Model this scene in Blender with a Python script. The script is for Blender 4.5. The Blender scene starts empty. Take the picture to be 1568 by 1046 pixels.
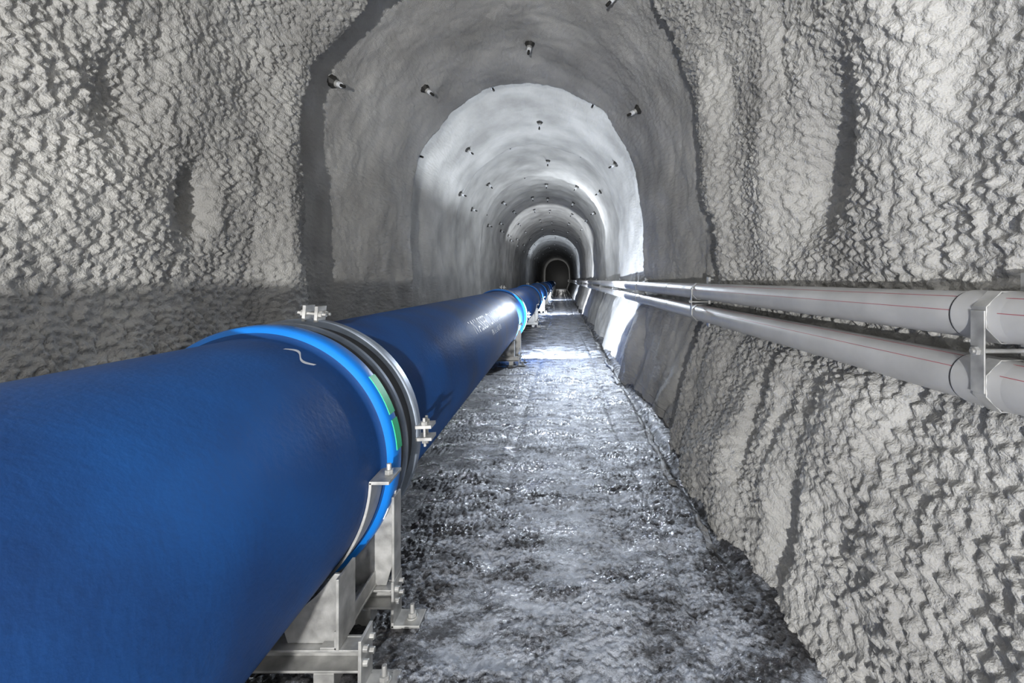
import bpy, math, numpy as np
from mathutils import Vector, Matrix
rng=np.random.RandomState(7)
S=bpy.context.scene
C=bpy.context.collection
# ------------------------------------------------------------------ noise
def _h(ix,iy,iz,s):
    ix=ix.astype(np.int64);iy=iy.astype(np.int64);iz=iz.astype(np.int64)
    n=(ix*374761393+iy*668265263+iz*2147483647+s*1274126177)&0xFFFFFFFF
    n=((n^(n>>13))*1274126177)&0xFFFFFFFF
    n=((n^(n>>16))*2246822519)&0xFFFFFFFF
    n=n^(n>>15)
    return (n&0xFFFFFF)/float(0xFFFFFF)
def vn(x,y,z,s=0):
    fx=np.floor(x);fy=np.floor(y);fz=np.floor(z)
    tx=x-fx;ty=y-fy;tz=z-fz
    tx=tx*tx*tx*(tx*(tx*6-15)+10);ty=ty*ty*ty*(ty*(ty*6-15)+10);tz=tz*tz*tz*(tz*(tz*6-15)+10)
    r=0
    for dx in(0,1):
        wx=tx if dx else 1-tx
        for dy in(0,1):
            wy=ty if dy else 1-ty
            for dz in(0,1):
                wz=tz if dz else 1-tz
                r=r+wx*wy*wz*_h(fx+dx,fy+dy,fz+dz,s)
    return r*2-1
def fbm(x,y,z,o=3,s=0):
    r=0;a=1;t=0
    for i in range(o):
        r=r+a*vn(x*2**i,y*2**i,z*2**i,s+i*17);t+=a;a*=.5
    return r/t
def worley(x,y,z,s=0):
    fx=np.floor(x);fy=np.floor(y);fz=np.floor(z)
    best=np.full(x.shape,9.)
    for dx in(-1,0,1):
        for dy in(-1,0,1):
            for dz in(-1,0,1):
                cx=fx+dx;cy=fy+dy;cz=fz+dz
                d=(cx+_h(cx,cy,cz,s+1)-x)**2+(cy+_h(cx,cy,cz,s+2)-y)**2+(cz+_h(cx,cy,cz,s+3)-z)**2
                best=np.minimum(best,d)
    return np.sqrt(best)
def sst(a,b,x):
    t=np.clip((x-a)/(b-a),0,1);return t*t*(3-2*t)
# ------------------------------------------------------------------ materials
def mat(name,col,rough=.5,metal=0.,bump=0.,bscale=40,var=0.,vscale=3,rvar=0.,spec=.5,coat=0,col2=None):
    m=bpy.data.materials.new(name);m.use_nodes=True
    nt=m.node_tree;N=nt.nodes;L=nt.links
    b=N['Principled BSDF'];b.inputs['Roughness'].default_value=rough;b.inputs['Metallic'].default_value=metal
    b.inputs['Specular IOR Level'].default_value=spec
    tc=N.new('ShaderNodeTexCoord')
    n1=N.new('ShaderNodeTexNoise');n1.inputs['Scale'].default_value=vscale;n1.inputs['Detail'].default_value=6
    L.new(tc.outputs['Object'],n1.inputs['Vector'])
    cr=N.new('ShaderNodeValToRGB');cr.color_ramp.elements[0].position=.3;cr.color_ramp.elements[1].position=.7
    cr.color_ramp.elements[0].color=(col2+(1,)) if col2 else tuple(c*(1-var) for c in col)+(1,)
    cr.color_ramp.elements[1].color=tuple(min(1,c*(1+var)) for c in col)+(1,)
    L.new(n1.outputs['Fac'],cr.inputs['Fac']);L.new(cr.outputs['Color'],b.inputs['Base Color'])
    if rvar:
        mr=N.new('ShaderNodeMapRange');mr.inputs['To Min'].default_value=rough-rvar;mr.inputs['To Max'].default_value=rough+rvar
        mr.inputs['From Min'].default_value=.3;mr.inputs['From Max'].default_value=.7
        L.new(n1.outputs['Fac'],mr.inputs['Value']);L.new(mr.outputs['Result'],b.inputs['Roughness'])
    if bump:
        n2=N.new('ShaderNodeTexNoise');n2.inputs['Scale'].default_value=bscale;n2.inputs['Detail'].default_value=5
        L.new(tc.outputs['Object'],n2.inputs['Vector'])
        bp=N.new('ShaderNodeBump');bp.inputs['Strength'].default_value=1;bp.inputs['Distance'].default_value=bump
        L.new(n2.outputs['Fac'],bp.inputs['Height']);L.new(bp.outputs['Normal'],b.inputs['Normal'])
    return m
def srgb(r,g,b):
    f=lambda c:(c/255/12.92) if c/255<=.04045 else ((c/255+.055)/1.055)**2.4
    return (f(r),f(g),f(b))
M_shot=mat('shotcrete',(.40,.395,.38),.9,bump=.011,bscale=85,var=.27,vscale=1.4,spec=.25)
M_kerb=mat('kerb_concrete',(.24,.24,.24),.6,bump=.012,bscale=35,var=.5,vscale=6)
M_blue=mat('blue_coating',srgb(14,68,128),.5,bump=.0015,bscale=45,var=.05,vscale=1.7,rvar=.07,spec=.35,col2=srgb(16,47,92))
M_bright=mat('bright_blue_coating',srgb(14,112,200),.35,bump=.001,bscale=30,var=.1,vscale=4)
M_rub=mat('black_rubber',(.02,.02,.022),.6,var=.2)
M_galv=mat('galvanised_steel',(.42,.42,.41),.5,metal=.5,bump=.0006,bscale=60,var=.32,vscale=14,rvar=.1)
M_dgalv=mat('clamp_steel',(.25,.29,.35),.42,metal=.6,var=.2,vscale=8)
M_green=mat('green_tape',srgb(20,175,120),.5,var=.1)
M_white=mat('white_paint',(.75,.77,.8),.6,var=.1,vscale=30)
M_pvc=mat('grey_pvc',(.41,.41,.41),.45,bump=.0004,bscale=30,var=.14,vscale=5,rvar=.08)
M_red=mat('red_stripe',(.35,.08,.1),.5,var=.1)
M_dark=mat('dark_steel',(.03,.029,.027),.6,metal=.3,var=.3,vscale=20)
m=bpy.data.materials.new('wet_concrete_floor');m.use_nodes=True;nt=m.node_tree;N=nt.nodes;L=nt.links
b=N['Principled BSDF'];tc=N.new('ShaderNodeTexCoord')
def nz(scale,det,rough=.6,sc=(1,1,1)):
    mp=N.new('ShaderNodeMapping');mp.inputs['Scale'].default_value=sc;L.new(tc.outputs['Object'],mp.inputs['Vector'])
    n=N.new('ShaderNodeTexNoise');n.inputs['Scale'].default_value=scale;n.inputs['Detail'].default_value=det;n.inputs['Roughness'].default_value=rough
    L.new(mp.outputs['Vector'],n.inputs['Vector']);return n.outputs['Fac']
def mth(op,a,b_):
    n=N.new('ShaderNodeMath');n.operation=op
    for i,v in enumerate((a,b_)):
        if isinstance(v,(int,float)): n.inputs[i].default_value=v
        else: L.new(v,n.inputs[i])
    return n.outputs[0]
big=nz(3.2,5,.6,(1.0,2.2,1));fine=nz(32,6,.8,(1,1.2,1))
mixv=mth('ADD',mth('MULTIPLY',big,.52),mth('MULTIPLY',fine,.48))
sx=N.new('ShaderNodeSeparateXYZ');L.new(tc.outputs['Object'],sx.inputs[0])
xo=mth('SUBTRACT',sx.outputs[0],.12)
mixv=mth('SUBTRACT',mixv,mth('MULTIPLY',mth('MULTIPLY',xo,xo),.10))  # paler towards the middle: band of reflected light painted into the colour
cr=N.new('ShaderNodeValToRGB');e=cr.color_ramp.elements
e[0].position=.42;e[0].color=(.035,.035,.04,1);e[1].position=.53;e[1].color=(.54,.58,.66,1)  # pale end: slurry tone plus bluish reflected light painted in
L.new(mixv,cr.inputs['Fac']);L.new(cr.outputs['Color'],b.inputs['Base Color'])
mr=N.new('ShaderNodeMapRange');mr.inputs['From Min'].default_value=.42;mr.inputs['From Max'].default_value=.58
mr.inputs['To Min'].default_value=.16;mr.inputs['To Max'].default_value=.6
L.new(nz(2.5,6,.6,(1,2,1)),mr.inputs['Value']);L.new(mr.outputs['Result'],b.inputs['Roughness'])
b.inputs['Specular IOR Level'].default_value=.8
bp=N.new('ShaderNodeBump');bp.inputs['Distance'].default_value=.018
L.new(nz(55,6,.7),bp.inputs['Height']);L.new(bp.outputs['Normal'],b.inputs['Normal'])
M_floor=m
# ------------------------------------------------------------------ mesh helpers
def grid_obj(name,P,mt,flip=False):
    R,K,_=P.shape
    me=bpy.data.meshes.new(name)
    me.vertices.add(R*K);me.vertices.foreach_set('co',P.astype(np.float32).ravel())
    i=np.arange(R-1)[:,None]*K+np.arange(K-1)[None,:]
    q=np.stack([i,i+1,i+K+1,i+K],-1) if not flip else np.stack([i,i+K,i+K+1,i+1],-1)
    q=q.reshape(-1,4);F=len(q)
    me.loops.add(F*4);me.loops.foreach_set('vertex_index',q.ravel().astype(np.int32))
    me.polygons.add(F);me.polygons.foreach_set('loop_start',np.arange(F,dtype=np.int32)*4)
    me.polygons.foreach_set('loop_total',np.full(F,4,np.int32))
    me.polygons.foreach_set('use_smooth',np.ones(F,bool))
    me.update(calc_edges=True);me.materials.append(mt)
    o=bpy.data.objects.new(name,me);C.objects.link(o);return o
class B:
    def __init__(s): s.v=[];s.f=[];s.m=[];s.sm=[];s.mats=[]
    def mi(s,m):
        if m not in s.mats:s.mats.append(m)
        return s.mats.index(m)
    def add(s,vs,fs,m,smooth=False):
        o=len(s.v);s.v+= [tuple(v) for v in vs];k=s.mi(m)
        for f in fs:
            s.f.append([o+i for i in f]);s.m.append(k);s.sm.append(smooth)
    def box(s,lo,hi,m,R=None,c=None,bev=0):
        x0,y0,z0=lo;x1,y1,z1=hi
        vs=[Vector(p) for p in((x0,y0,z0),(x1,y0,z0),(x1,y1,z0),(x0,y1,z0),(x0,y0,z1),(x1,y0,z1),(x1,y1,z1),(x0,y1,z1))]
        if R is not None:
            cc=Vector(c) if c is not None else (vs[0]+vs[6])/2
            vs=[R@(v-cc)+cc for v in vs]
        s.add(vs,[(0,3,2,1),(4,5,6,7),(0,1,5,4),(1,2,6,5),(2,3,7,6),(3,0,4,7)],m)
    def prism(s,poly,y0,y1,m):   # poly in XZ, extruded along Y
        n=len(poly)
        vs=[(x,y0,z) for x,z in poly]+[(x,y1,z) for x,z in poly]
        fs=[tuple(range(n)),tuple(range(2*n-1,n-1,-1))]+[(i,i+n,(i+1)%n+n,(i+1)%n) for i in range(n)]
        s.add(vs,fs,m)
    def cyl(s,p,q,r,m,n=12,r2=None,smooth=True):
        p=Vector(p);q=Vector(q);d=(q-p).normalized();a=d.orthogonal().normalized();b_=d.cross(a)
        r2=r if r2 is None else r2
        ring=lambda c,rr:[c+rr*(math.cos(t)*a+math.sin(t)*b_) for t in [2*math.pi*i/n for i in range(n)]]
        s.add(ring(p,r)+ring(q,r2),[(i,(i+1)%n,(i+1)%n+n,i+n) for i in range(n)],m,smooth)
        s.add(ring(p,r),[tuple(range(n-1,-1,-1))],m);s.add(ring(q,r2),[tuple(range(n))],m)
    def lathe(s,cx,cz,prof,n=96,a0=0,a1=360,smooth=True):  # prof: list of (y,r,mat for segment to next)
        full=abs(a1-a0)>=360;k=n if full else n+1
        ang=[math.radians(a0+(a1-a0)*i/n) for i in range(k)]
        for j in range(len(prof)-1):
            y0,r0,mm=prof[j];y1,r1,_=prof[j+1]
            vs=[(cx+r0*math.cos(t),y0,cz+r0*math.sin(t)) for t in ang]+[(cx+r1*math.cos(t),y1,cz+r1*math.sin(t)) for t in ang]
            fs=[(i,i+k,(i+1)%k+k,(i+1)%k) for i in range(n)]
            s.add(vs,fs,mm,smooth)
    def band(s,cx,cz,r0,r1,y0,y1,a0,a1,m,n=48):  # solid arc band
        P=[]
        for i in range(n+1):
            t=math.radians(a0+(a1-a0)*i/n);c=math.cos(t);d=math.sin(t)
            P+=[(cx+r0*c,y0,cz+r0*d),(cx+r1*c,y0,cz+r1*d),(cx+r1*c,y1,cz+r1*d),(cx+r0*c,y1,cz+r0*d)]
        fs=[]
        for i in range(n):
            for j in range(4):
                a=i*4+j;b_=i*4+(j+1)%4
                fs.append((a,b_,b_+4,a+4))
        fs+=[(3,2,1,0),(n*4,n*4+1,n*4+2,n*4+3)]
        s.add(P,fs,m)
    def obj(s,name,parent=None,merge=False,bevel=0):
        me=bpy.data.meshes.new(name);me.from_pydata(s.v,[],s.f)
        for m in s.mats:me.materials.append(m)
        me.polygons.foreach_set('material_index',s.m);me.polygons.foreach_set('use_smooth',s.sm)
        me.update()
        o=bpy.data.objects.new(name,me);C.objects.link(o)
        if merge or bevel:
            import bmesh
            bm=bmesh.new();bm.from_mesh(me);bmesh.ops.remove_doubles(bm,verts=bm.verts,dist=1e-5)
            bmesh.ops.recalc_face_normals(bm,faces=bm.faces);bm.to_mesh(me);bm.free()
        if bevel:
            md=o.modifiers.new('b','BEVEL');md.width=bevel;md.segments=2;md.limit_method='ANGLE'
        if parent:o.parent=parent
        return o
# ------------------------------------------------------------------ tunnel shell
CX,CZ,RR=-.55,2.95,1.95
right=[(1.02,-.06),(1.08,.2),(1.17,.5),(1.27,.8),(1.36,1.05),(1.43,1.3),(1.465,1.7),(1.44,2.3),(1.40,2.95)]
left=[(-2.5,2.95),(-2.55,2.2),(-2.56,1.4),(-2.5,.6),(-2.42,-.06)]
arc=[(CX+RR*math.cos(t),CZ+RR*math.sin(t)) for t in np.linspace(0,math.pi,60)]
pts=np.array(right+arc[1:-1]+left)
seg=np.r_[0,np.cumsum(np.hypot(*np.diff(pts,axis=0).T))]
NU=1500
u=np.linspace(0,seg[-1],NU)
px=np.interp(u,seg,pts[:,0]);pz=np.interp(u,seg,pts[:,1])
HW=24;k=np.ones(2*HW+1)/(2*HW+1)
sm=lambda a:np.convolve(np.pad(a,HW,mode='edge'),k,'valid')
px2,pz2=sm(px),sm(pz);px2[:HW+1]=px[:HW+1];pz2[:HW+1]=pz[:HW+1];px2[-HW-1:]=px[-HW-1:];pz2[-HW-1:]=pz[-HW-1:];px,pz=px2,pz2
tx=np.gradient(px);tz=np.gradient(pz);ln=np.hypot(tx,tz);nx=tz/ln;nz_=-tx/ln   # outward normal
ys=[-4.]
while ys[-1]<1.1: ys.append(ys[-1]+.06)
while ys[-1]<78: ys.append(ys[-1]+max(.0090,ys[-1]*.0045))
Y=np.array(ys);R=len(Y)
breaks=[-4.5,-1.0,4.40,7.6,11.2,14.6,18.2,21.5,25.5,29.5,34,38.5,43,48,53,58,63,68,73,79]
amp=[.0,.0,.26,.22,.2,.18,.2,.2,.15,.15,.18,.15,.2,.15,.2,.15,.15,.15,.15]
XX=np.repeat(px[None],R,0);ZZ=np.repeat(pz[None],R,0);YY=np.repeat(Y[:,None],NU,1)
wob=.36*fbm(XX*1.1,XX*0+3,ZZ*1.1,3,5)
d=np.zeros_like(XX)
for i in range(len(breaks)-1):
    y0,y1=breaks[i],breaks[i+1]
    yy=YY+wob*(0 if i<1 else 1)*np.where(YY>6,.4,1)
    t=(yy-y0)/(y1-y0)
    w=sst(y0-.03,y0+.05,yy)*(1-sst(y1-.03,y1+.05,yy))
    d+=w*amp[i]*(1-(1.3 if i==2 else 1.)*np.clip(t,0,1))
side=(XX>CX)
d+=.08*fbm(XX*.8,YY*.75,ZZ*.8,3,11)
low=1-sst(.9,1.6,ZZ)
fold=vn(YY*2.6+.7*vn(YY*.9,ZZ*1.6,XX*0,9),XX*0+.5,ZZ*.6,21)
fold=np.abs(fold)
band=np.exp(-((YY-3.6)/1.3)**2)
d+=np.where(side,.8,.6)*(.05+.07*low*np.where(side,1,.3)+.05*band)*(.35-fold)*(1-.2*sst(6,9,YY))*(1-.7*sst(3.2,4.2,ZZ))
d+=(.035+.02*low*side)*fbm(XX*2.5,YY*3.,ZZ*2.0,3,31)
near_lip=np.exp(-((YY-4.25)/.35)**2)*(YY<4.6)
d-=.11*near_lip*(1-side)+.05*near_lip*side*(ZZ>2.2)
for sx_,y,z,ry,rz,a,sh in[(-1,3.15,2.13,.12,.22,.17,0),(-1,3.35,2.2,.12,.3,-.05,0),(-1,2.6,2.66,.2,.28,.10,.2),(-1,3.7,2.4,.22,.6,-.07,0),(-1,4.1,1.9,.2,1.0,-.09,0),
      (1,2.55,2.25,.26,.42,.25,-.4),(1,3.1,2.1,.2,.8,-.06,0),(1,2.0,2.6,.3,.4,-.05,0),(1,3.95,2.2,.25,1.5,-.10,0),(1,3.3,.35,.35,.3,-.10,0),(1,2.35,.25,.12,.28,.14,0),(1,2.0,.8,.3,.4,-.04,0),
      (1,2.95,.7,.07,.4,.05,.15),(1,2.6,.8,.06,.35,.04,-.15),(-1,2.3,2.0,.4,.35,-.05,0)]:
    m_=((XX-CX)*sx_>0)
    yy=YY-y-sh*(ZZ-z)
    d+=a*np.exp(-(yy/ry)**2-((ZZ-z)/rz)**2)*m_
cz_=np.exp(-((ZZ-1.39)/.24)**4)*side
d=d*(1-cz_)+cz_*np.maximum(d,.005)
# grain: lumps of two sizes with crevices
q=.35*fbm(XX*10,YY*10,ZZ*10,2,77)
def grainf(x,y,z,q):
    w1=worley(x*25+q,y*23+q,z*25-q,3)
    w2=vn(x*66,y*66,z*66,8);w3=vn(x*17,y*17,z*17,18)
    return np.clip(.88-w1,0,1)**1.2*1.25*(1+.25*w3)+.16*w2+.15*w3
g=np.zeros_like(XX)
nn=YY[:,0]<13
g[nn]=grainf(XX[nn],YY[nn],ZZ[nn],q[nn])
g*=(.034+.012*fbm(XX*1.3,YY*1.3,ZZ*1.3,2,55))*(1-.6*sst(4.4,5.2,YY))*(1-sst(7,12.5,YY))
d-=g-.012
X3=XX+nx[None]*d;Z3=ZZ+nz_[None]*d
P=np.stack([X3,YY,Z3],-1)
iR=int(np.searchsorted(u,seg[len(right)-1]+.9));iL=int(np.searchsorted(u,seg[-len(left)]-.9))
grid_obj('wall_right',P[:,:iR+1],M_shot)
grid_obj('ceiling',P[:,iR:iL+1],M_shot)
grid_obj('wall_left',P[:,iL:],M_shot)
e=B();e.prism([(-3.2,-.3),(1.9,-.3),(1.9,5.4),(-3.2,5.4)],77.6,77.9,M_dark);e.obj('far_end_blocker')  # dark panel added to keep world light out; the tunnel itself runs on
# ------------------------------------------------------------------ floor
fx=np.arange(-2.75,1.3,.0090);nf=Y<13;Fx=np.repeat(fx[None],R,0);Fy=np.repeat(Y[:,None],len(fx),1);z0=np.zeros_like(Fx)
fz=.018*fbm(Fx*1.5,Fy*1.2,z0,3,101)
patch=sst(-.5,.2,fbm(Fx*2.6,Fy*3.0,z0+4,3,120))
qq=.4*vn(Fx*8,Fy*8,z0,5)
gr=np.zeros_like(Fx);gr[nf]=(.7-worley(Fx[nf]*34+qq[nf],Fy[nf]*34+qq[nf],z0[nf]+.5,40))
fz+=gr*(.008+.017*patch)*(1-.8*sst(8,12.5,Fy))
fz+=.008*patch+.007*fbm(Fx*9,Fy*11,z0,2,140)*(1-sst(9,15,Fy))
for tx_,w_ in((-.42,.05),(.38,.06),(.62,.03)):
    fz-=.018*np.exp(-((Fx-tx_-.03*np.sin(Fy*.8))/w_)**2)
fz-=.07*np.exp(-((Fx-.98)/.05)**2)*sst(2.2,2.8,Fy)
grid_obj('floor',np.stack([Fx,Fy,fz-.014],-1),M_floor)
ky=np.arange(2.7,77,.04);sec=[(.885,-.05),(.888,.004),(.896,.014),(.925,.012),(.932,.0),(.936,-.06)]
K=np.zeros((len(ky),6,3))
for j,(x,z) in enumerate(sec):
    w=.05*fbm(ky*1.6,ky*0,ky*0,3,200)+.03*fbm(ky*6,ky*0+j,ky*0,2,201)
    K[:,j]=np.stack([x+w,ky,z+.02*fbm(ky*4,ky*0+j,ky*0,3,210)*(z>-.02)-.04*(vn(ky*1.8,ky*0,ky*0,222)>.35)*(z>-.02)],-1)
grid_obj('drain_kerb',K,M_kerb,flip=True)
# ------------------------------------------------------------------ pipeline
AX,AZ,PR=-1.376,.766,.57
J=[2.16+8*i for i in range(10)]
sup=[2.0,8.7,15.5,22.2,29,36,43,50,57,64,71]
start=-5.8
for idx,yj in enumerate(J):
    if yj>77.5: yj=77.3
    p=B();b1,b2=M_blue,M_bright
    prof=[(start,.5,b1),(start,PR-.006,b1),(start+.01,PR,b1),(yj-.13,PR,b1),(yj-.115,PR+.004,b1),(yj-.10,PR+.022,b2),(yj-.09,PR+.040,b2),(yj-.075,PR+.050,b2),
          (yj-.005,PR+.052,b2),(yj+.012,PR+.047,b2),(yj+.02,PR+.035,b2),(yj+.02,.5,b2)]
    n=160 if idx<2 else 72
    p.lathe(AX,AZ,prof,n=n)
    o=p.obj('blue_water_pipe',merge=True)
    for pl in o.data.polygons: pl.use_smooth=True
    md=o.modifiers.new('e','EDGE_SPLIT');md.split_angle=math.radians(40)
    c=B();N_=n
    c.lathe(AX,AZ,[(yj+.02,PR+.03,M_rub),(yj+.06,PR+.035,M_rub),(yj+.085,PR+.03,M_rub),(yj+.085,PR,M_rub)],n=N_)
    c.lathe(AX,AZ,[(yj+.095,PR,M_dgalv),(yj+.095,PR+.045,M_dgalv),(yj+.115,PR+.047,M_dgalv),(yj+.115,PR,M_dgalv)],n=N_)
    c.lathe(AX,AZ,[(yj+.115,PR+.02,M_rub),(yj+.25,PR+.02,M_rub)],n=N_)
    c.lathe(AX,AZ,[(yj+.25,PR,M_dgalv),(yj+.25,PR+.048,M_dgalv),(yj+.256,PR+.054,M_dgalv),(yj+.30,PR+.054,M_dgalv),(yj+.31,PR+.045,M_dgalv),(yj+.34,PR+.04,M_dgalv),(yj+.345,PR,M_dgalv)],n=N_)
    for a in(85,2,182,265):
        t=math.radians(a);rad=Vector((math.cos(t),0,math.sin(t)));tan=Vector((-math.sin(t),0,math.cos(t)))
        base=Vector((AX,yj+.28,AZ))+rad*(PR+.085)
        for s_ in(-1,1):
            Rm=Matrix((tan,Vector((0,1,0)),rad)).transposed()
            cc=base+tan*s_*.032
            c.box(cc-Vector((.008,.045,.042)),cc+Vector((.008,.045,.042)),M_galv,R=Rm.to_3x3())
        for yo in(-.022,.022):
            bp_=base+Vector((0,yo,0))
            c.cyl(bp_-tan*.075,bp_+tan*.075,.008,M_galv,n=10)
            for s_ in(-1,1):
                c.cyl(bp_+tan*s_*.040,bp_+tan*s_*.056,.017,M_galv,n=6,smooth=False)
    oc=c.obj('joint_clamp',parent=o)
    if idx==0 or idx==1:
        t=B()
        t.band(AX,AZ,PR+.05,PR+.0545,yj-.055,yj+.006,4,17,M_green,n=14)
        t.band(AX,AZ,PR+.05,PR+.0545,yj-.055,yj+.006,19.5,38,M_green,n=14)
        t.band(AX,AZ,PR+.05,PR+.0545,yj-.06,yj-.01,-26,-21,M_white,n=4)
        t.obj('tape_marks',parent=o)
    start=yj-.10
    if idx==0: pipe0=o
    if idx==1: pipe1=o
def wrap_text(txt,name,y0,phi0,size,parent,sx=1.,vert=False):
    cu=bpy.data.curves.new(name,'FONT');cu.body=txt;cu.size=size;cu.extrude=0;cu.resolution_u=3
    to=bpy.data.objects.new(name+'_tmp',cu);C.objects.link(to)
    dg=bpy.context.evaluated_depsgraph_get();dg.update()
    me=bpy.data.meshes.new_from_object(to.evaluated_get(dg))
    bpy.data.objects.remove(to)
    for v in me.vertices:
        a,b_=v.co.x*sx,v.co.y
        ph=math.radians(phi0)+b_/PR
        v.co=(AX+(PR+.0025)*math.cos(ph),y0+a,AZ+(PR+.0025)*math.sin(ph))
    me.materials.clear();me.materials.append(M_white)
    o=bpy.data.objects.new(name,me);C.objects.link(o);o.parent=parent
wrap_text('WASSER  DN 1100','stencil_upper',4.7,27,.24,pipe1,1.05)
wrap_text('PN 16  L=8.0  K9','stencil_lower',5.6,15,.10,pipe1,1.1)
t=B();pp=[]
for i in range(25):
    f=i/24;ph=math.radians(70-15*f);y=1.945+.035*math.sin(f*2*math.pi)
    wd=.009+.004*math.sin(f*9)
    pp.append((ph,y,wd))
vs=[]
for ph,y,wd in pp:
    for s_ in(-1,1): vs.append((AX+(PR+.002)*math.cos(ph),y+s_*wd,AZ+(PR+.002)*math.sin(ph)))
t.add(vs,[(2*i,2*i+1,2*i+3,2*i+2) for i in range(24)],M_white);t.obj('chalk_mark',parent=pipe0)
# ------------------------------------------------------------------ supports
def support(yc):
    s=B();g=M_galv
    s.band(AX,AZ,PR+.002,PR+.014,yc-.09,yc+.04,-178,-2,g,n=64)
    for sg in(-1,1):
        x0=AX+sg*(PR+.002);
        s.box((min(x0,x0+sg*.085),yc-.09,AZ-.03),(max(x0,x0+sg*.085),yc+.06,AZ-.016),g)
        s.cyl((x0+sg*.055,yc-.01,AZ-.05),(x0+sg*.055,yc-.01,AZ+.03),.010,g)
        s.cyl((x0+sg*.055,yc-.01,AZ-.016),(x0+sg*.055,yc-.01,AZ+.004),.019,g,n=6,smooth=False)
    for yo in(-.2,.14):
        y=yc+yo
        s.box((AX-.60,y-.04,.075),(AX+.60,y+.04,.085),g);s.box((AX-.60,y+.03,.085),(AX+.60,y+.04,.165),g);s.box((AX-.60,y-.04,.155),(AX+.60,y+.03,.165),g)
        for sg in(-1,1):
            if yo<0:
                poly=[]
                for a in(-34,-44,-54,-62):
                    t_=math.radians(a);poly.append((AX+sg*(PR+.015)*math.cos(t_),AZ+(PR+.015)*math.sin(t_)))
                poly+=[(AX+sg*.30,.165),(AX+sg*.51,.165),(AX+sg*.515,AZ-.33)]
                s.prism(poly,y-.006,y+.006,g)
                xo=AX+sg*.515
                s.box((xo-.006,y-.045,.165),(xo+.006,y+.10,AZ-.325),g)
            else:
                poly=[]
                for a in(-14,-24,-34,-44,-54,-62):
                    t_=math.radians(a);poly.append((AX+sg*(PR+.015)*math.cos(t_),AZ+(PR+.015)*math.sin(t_)))
                poly+=[(AX+sg*.30,.165),(AX+sg*.56,.165),(AX+sg*.60,.30),(AX+sg*.605,AZ-.16)]
                s.prism(poly,y-.006,y+.006,g)
                xo=AX+sg*.605
                s.box((xo-.006,y-.045,.165),(xo+.006,y+.045,AZ-.17),g)
            xe=AX+sg*.60
            s.box((min(xe,xe+sg*.012),y-.055,.0),(max(xe,xe+sg*.012),y+.055,.21),g)
            s.box((min(xe,xe+sg*.13),y-.055,.0),(max(xe,xe+sg*.13),y+.055,.012),g)
            xb=xe+sg*.08
            s.cyl((xb,y,0),(xb,y,.075),.010,g);s.cyl((xb,y,.018),(xb,y,.036),.020,g,n=6,smooth=False);s.cyl((xb,y,.012),(xb,y,.018),.026,g,n=16)
            for zz in(.11,.165):
                s.cyl((xe+sg*.005,y-.03,zz),(xe+sg*.03,y-.03,zz),.013,g,n=6,smooth=False)
                s.cyl((xe+sg*.005,y+.03,zz),(xe+sg*.03,y+.03,zz),.013,g,n=6,smooth=False)
            s.box((AX+sg*.46-.04,y-.04,0),(AX+sg*.46+.04,y+.04,.075),g)
    for sg in(-1,1):
        x=AX+sg*.48
        s.box((x-.035,yc-.24,.165),(x+.035,yc+.18,.175),g);s.box((x+sg*.025-.005,yc-.24,.165),(x+sg*.025+.005,yc+.18,.235),g)
    s.box((AX-.2,yc-.09,.165),(AX+.2,yc+.06,AZ-PR-.002),g)
    s.obj('pipe_support',merge=False,bevel=.002)
for y in sup: support(y)
# ------------------------------------------------------------------ conduits
cx_=1.30;cl=[1.33,4.25,7.4,10.6,14,17.5,21,25,29,33,38,43,48,54,60,66,72]
for k_,zc in enumerate((1.49,1.292)):
    c=B();r=.073;cur=-3.9
    for i in range(20):
        yj=1.43+4*(i-1)
        c.lathe(cx_,zc,[(cur,r,M_pvc),(yj,r,M_pvc)],n=40)
        c.lathe(cx_,zc,[(yj-.16,r,M_pvc),(yj-.12,r+.003,M_pvc),(yj-.008,r+.004,M_pvc),(yj-.004,r+.004,M_pvc),(yj,r+.003,M_rub),(yj+.0,r-.001,M_rub),(yj+.006,r+.0015,M_rub),(yj+.006,r,M_pvc)],n=40)
        cur=yj
    o=c.obj('grey_conduit')
    st=B()
    for a in(168,128):
        a=a-(18 if k_ else 0)
        st.band(cx_,zc,r-.001,r+.0006,-3.9,72,a,a+1.6,M_red,n=1)
    st.obj('red_stripe',parent=o)
for y in cl:
    s=B();w=.022
    for zc in(1.49,1.292):
        s.band(cx_,zc,.0785,.0825,y-w,y+w,22.5+45,22.5+45*7,M_galv,n=6)
        s.band(cx_,zc,.0785,.0825,y-w,y+w,-22.5,67.5,M_galv,n=2)
    s.box((cx_-.082,y-w,1.27),(cx_-.077,y+w,1.51),M_galv)
    s.box((cx_+.075,y-.03,1.16),(cx_+.095,y+.03,1.62),M_galv)
    s.cyl((cx_-.082,y,1.391),(cx_-.094,y,1.391),.014,M_galv,n=6,smooth=False);s.cyl((cx_-.10,y,1.391),(cx_+.09,y,1.391),.007,M_galv)
    for z in(1.18,1.6):
        s.cyl((cx_+.085,y,z),(cx_+.13,y,z),.008,M_galv)
    s.obj('conduit_clamp',bevel=.001)
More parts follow.
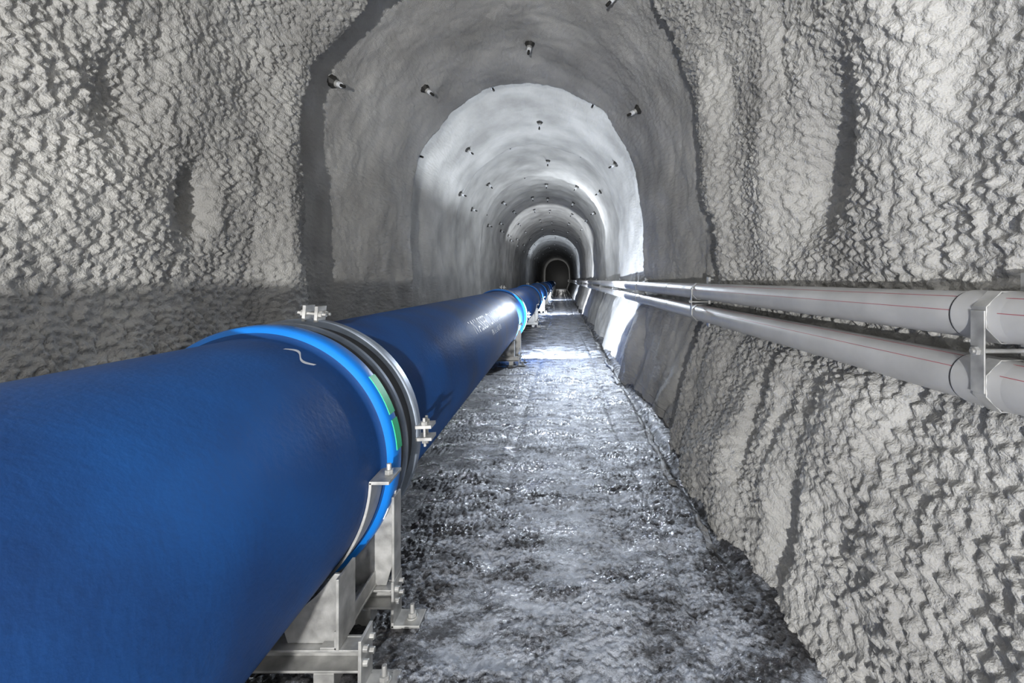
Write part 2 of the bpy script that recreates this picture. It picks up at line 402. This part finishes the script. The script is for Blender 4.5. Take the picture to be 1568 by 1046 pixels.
# ------------------------------------------------------------------ rock bolts
bo=B();ringY=[5.0,6.5,7.95,9.75,11.3,12.9,14.5,16.1,17.7,19.3,20.9,22.8,24.7,26.6,28.6,30.6,33,36,39,42,46,50]
setA=[57,108,157];setB=[33,87,135];thU=np.arctan2(pz-CZ,px-CX)
for i,y in enumerate(ringY):
    for a in (setA if i%2==0 else setB+[163]):
        a=a+rng.uniform(-3,3) if i>3 else a; yy=y+(rng.uniform(-.15,.15) if i>3 else 0)
        if i<4 and a==163: a,yy=159,y+1.15
        t=math.radians(a)
        j=int(np.argmin(np.abs(thU-t)));r_=int(np.searchsorted(Y,yy))
        p0=Vector(P[r_,j]);n0=Vector((-math.cos(t),0,-math.sin(t)))
        n1_=(n0+Vector((rng.uniform(-.25,.25),rng.uniform(-.5,.0),rng.uniform(-.15,.15)))).normalized()
        p0=p0-n0*.02;f=.82
        bo.cyl(p0,p0+n0*.055,.105*f,M_dark,n=9,r2=.06*f,smooth=False)
        bo.cyl(p0+n0*.045,p0+n0*.07+n1_*.02,.05*f,M_galv,n=12,r2=.042*f)
        bo.cyl(p0+n0*.06,p0+n0*.07+n1_*.07,.038*f,M_white,n=6,smooth=False)
        bo.cyl(p0+n0*.05,p0+n0*.07+n1_*.13,.018,M_dark,n=10)
bo.obj('rock_bolts')
# ------------------------------------------------------------------ lights
def point(loc,e,col,r=.06):
    l=bpy.data.lights.new('lamp','POINT');l.energy=e;l.color=col;l.shadow_soft_size=r
    o=bpy.data.objects.new('work_or_fill_lamp',l);o.location=loc;C.objects.link(o)
def spot(loc,tgt,e,col,ang=130,r=.06,blend=.15):
    l=bpy.data.lights.new('flood_or_fill','SPOT');l.energy=e;l.color=col;l.shadow_soft_size=r;l.spot_size=math.radians(ang);l.spot_blend=blend
    o=bpy.data.objects.new('flood_or_fill_lamp',l);o.location=loc;C.objects.link(o)
    o.rotation_euler=(Vector(tgt)-Vector(loc)).to_track_quat('-Z','Y').to_euler()
point((-.55,-2.9,1.19),1040,(1,.985,.96),.03)
spot((-.55,-2.9,1.19),(-.55,7,3.6),1200,(1,.985,.96),52,r=.03,blend=1)  # added spot beside the key lamp, brightens the recess ahead
point((-.1,-3.0,2.6),170,(1,.99,.97),.03)
spot((-.5,9.0,.50),(-.1,18,4.3),800,(.84,.91,1),172,blend=.1)
point((.3,14.5,3.6),130,(.86,.92,1),.15)  # added fill point, lifts the shaded left wall deep in the tunnel
spot((-.5,20.5,.45),(0,27,3.0),800,(.9,.94,1),150)
spot((-.5,35,.45),(0,42,3.0),700,(.8,.88,1),150)
spot((.95,12.5,2.6),(-.05,5.6,0),1900,(.78,.87,1),46,r=.15,blend=1)  # added spot facing back, gives the floor its cool sheen
point((.1,75,1.6),60,(1,1,1),.12)
w=bpy.data.worlds.new('World');S.world=w;w.use_nodes=True
w.node_tree.nodes['Background'].inputs[0].default_value=(.9,.95,1,1);w.node_tree.nodes['Background'].inputs[1].default_value=.32
# ------------------------------------------------------------------ camera
cd=bpy.data.cameras.new('cam');cd.lens=16;cd.sensor_width=36;cd.shift_x=-.0472;cd.shift_y=-.0606;cd.clip_end=300;cd.clip_start=.02
co=bpy.data.objects.new('camera',cd);co.location=(0,0,1.6);co.rotation_euler=(math.pi/2,0,0);C.objects.link(co);S.camera=co
S.view_settings.view_transform='Standard'
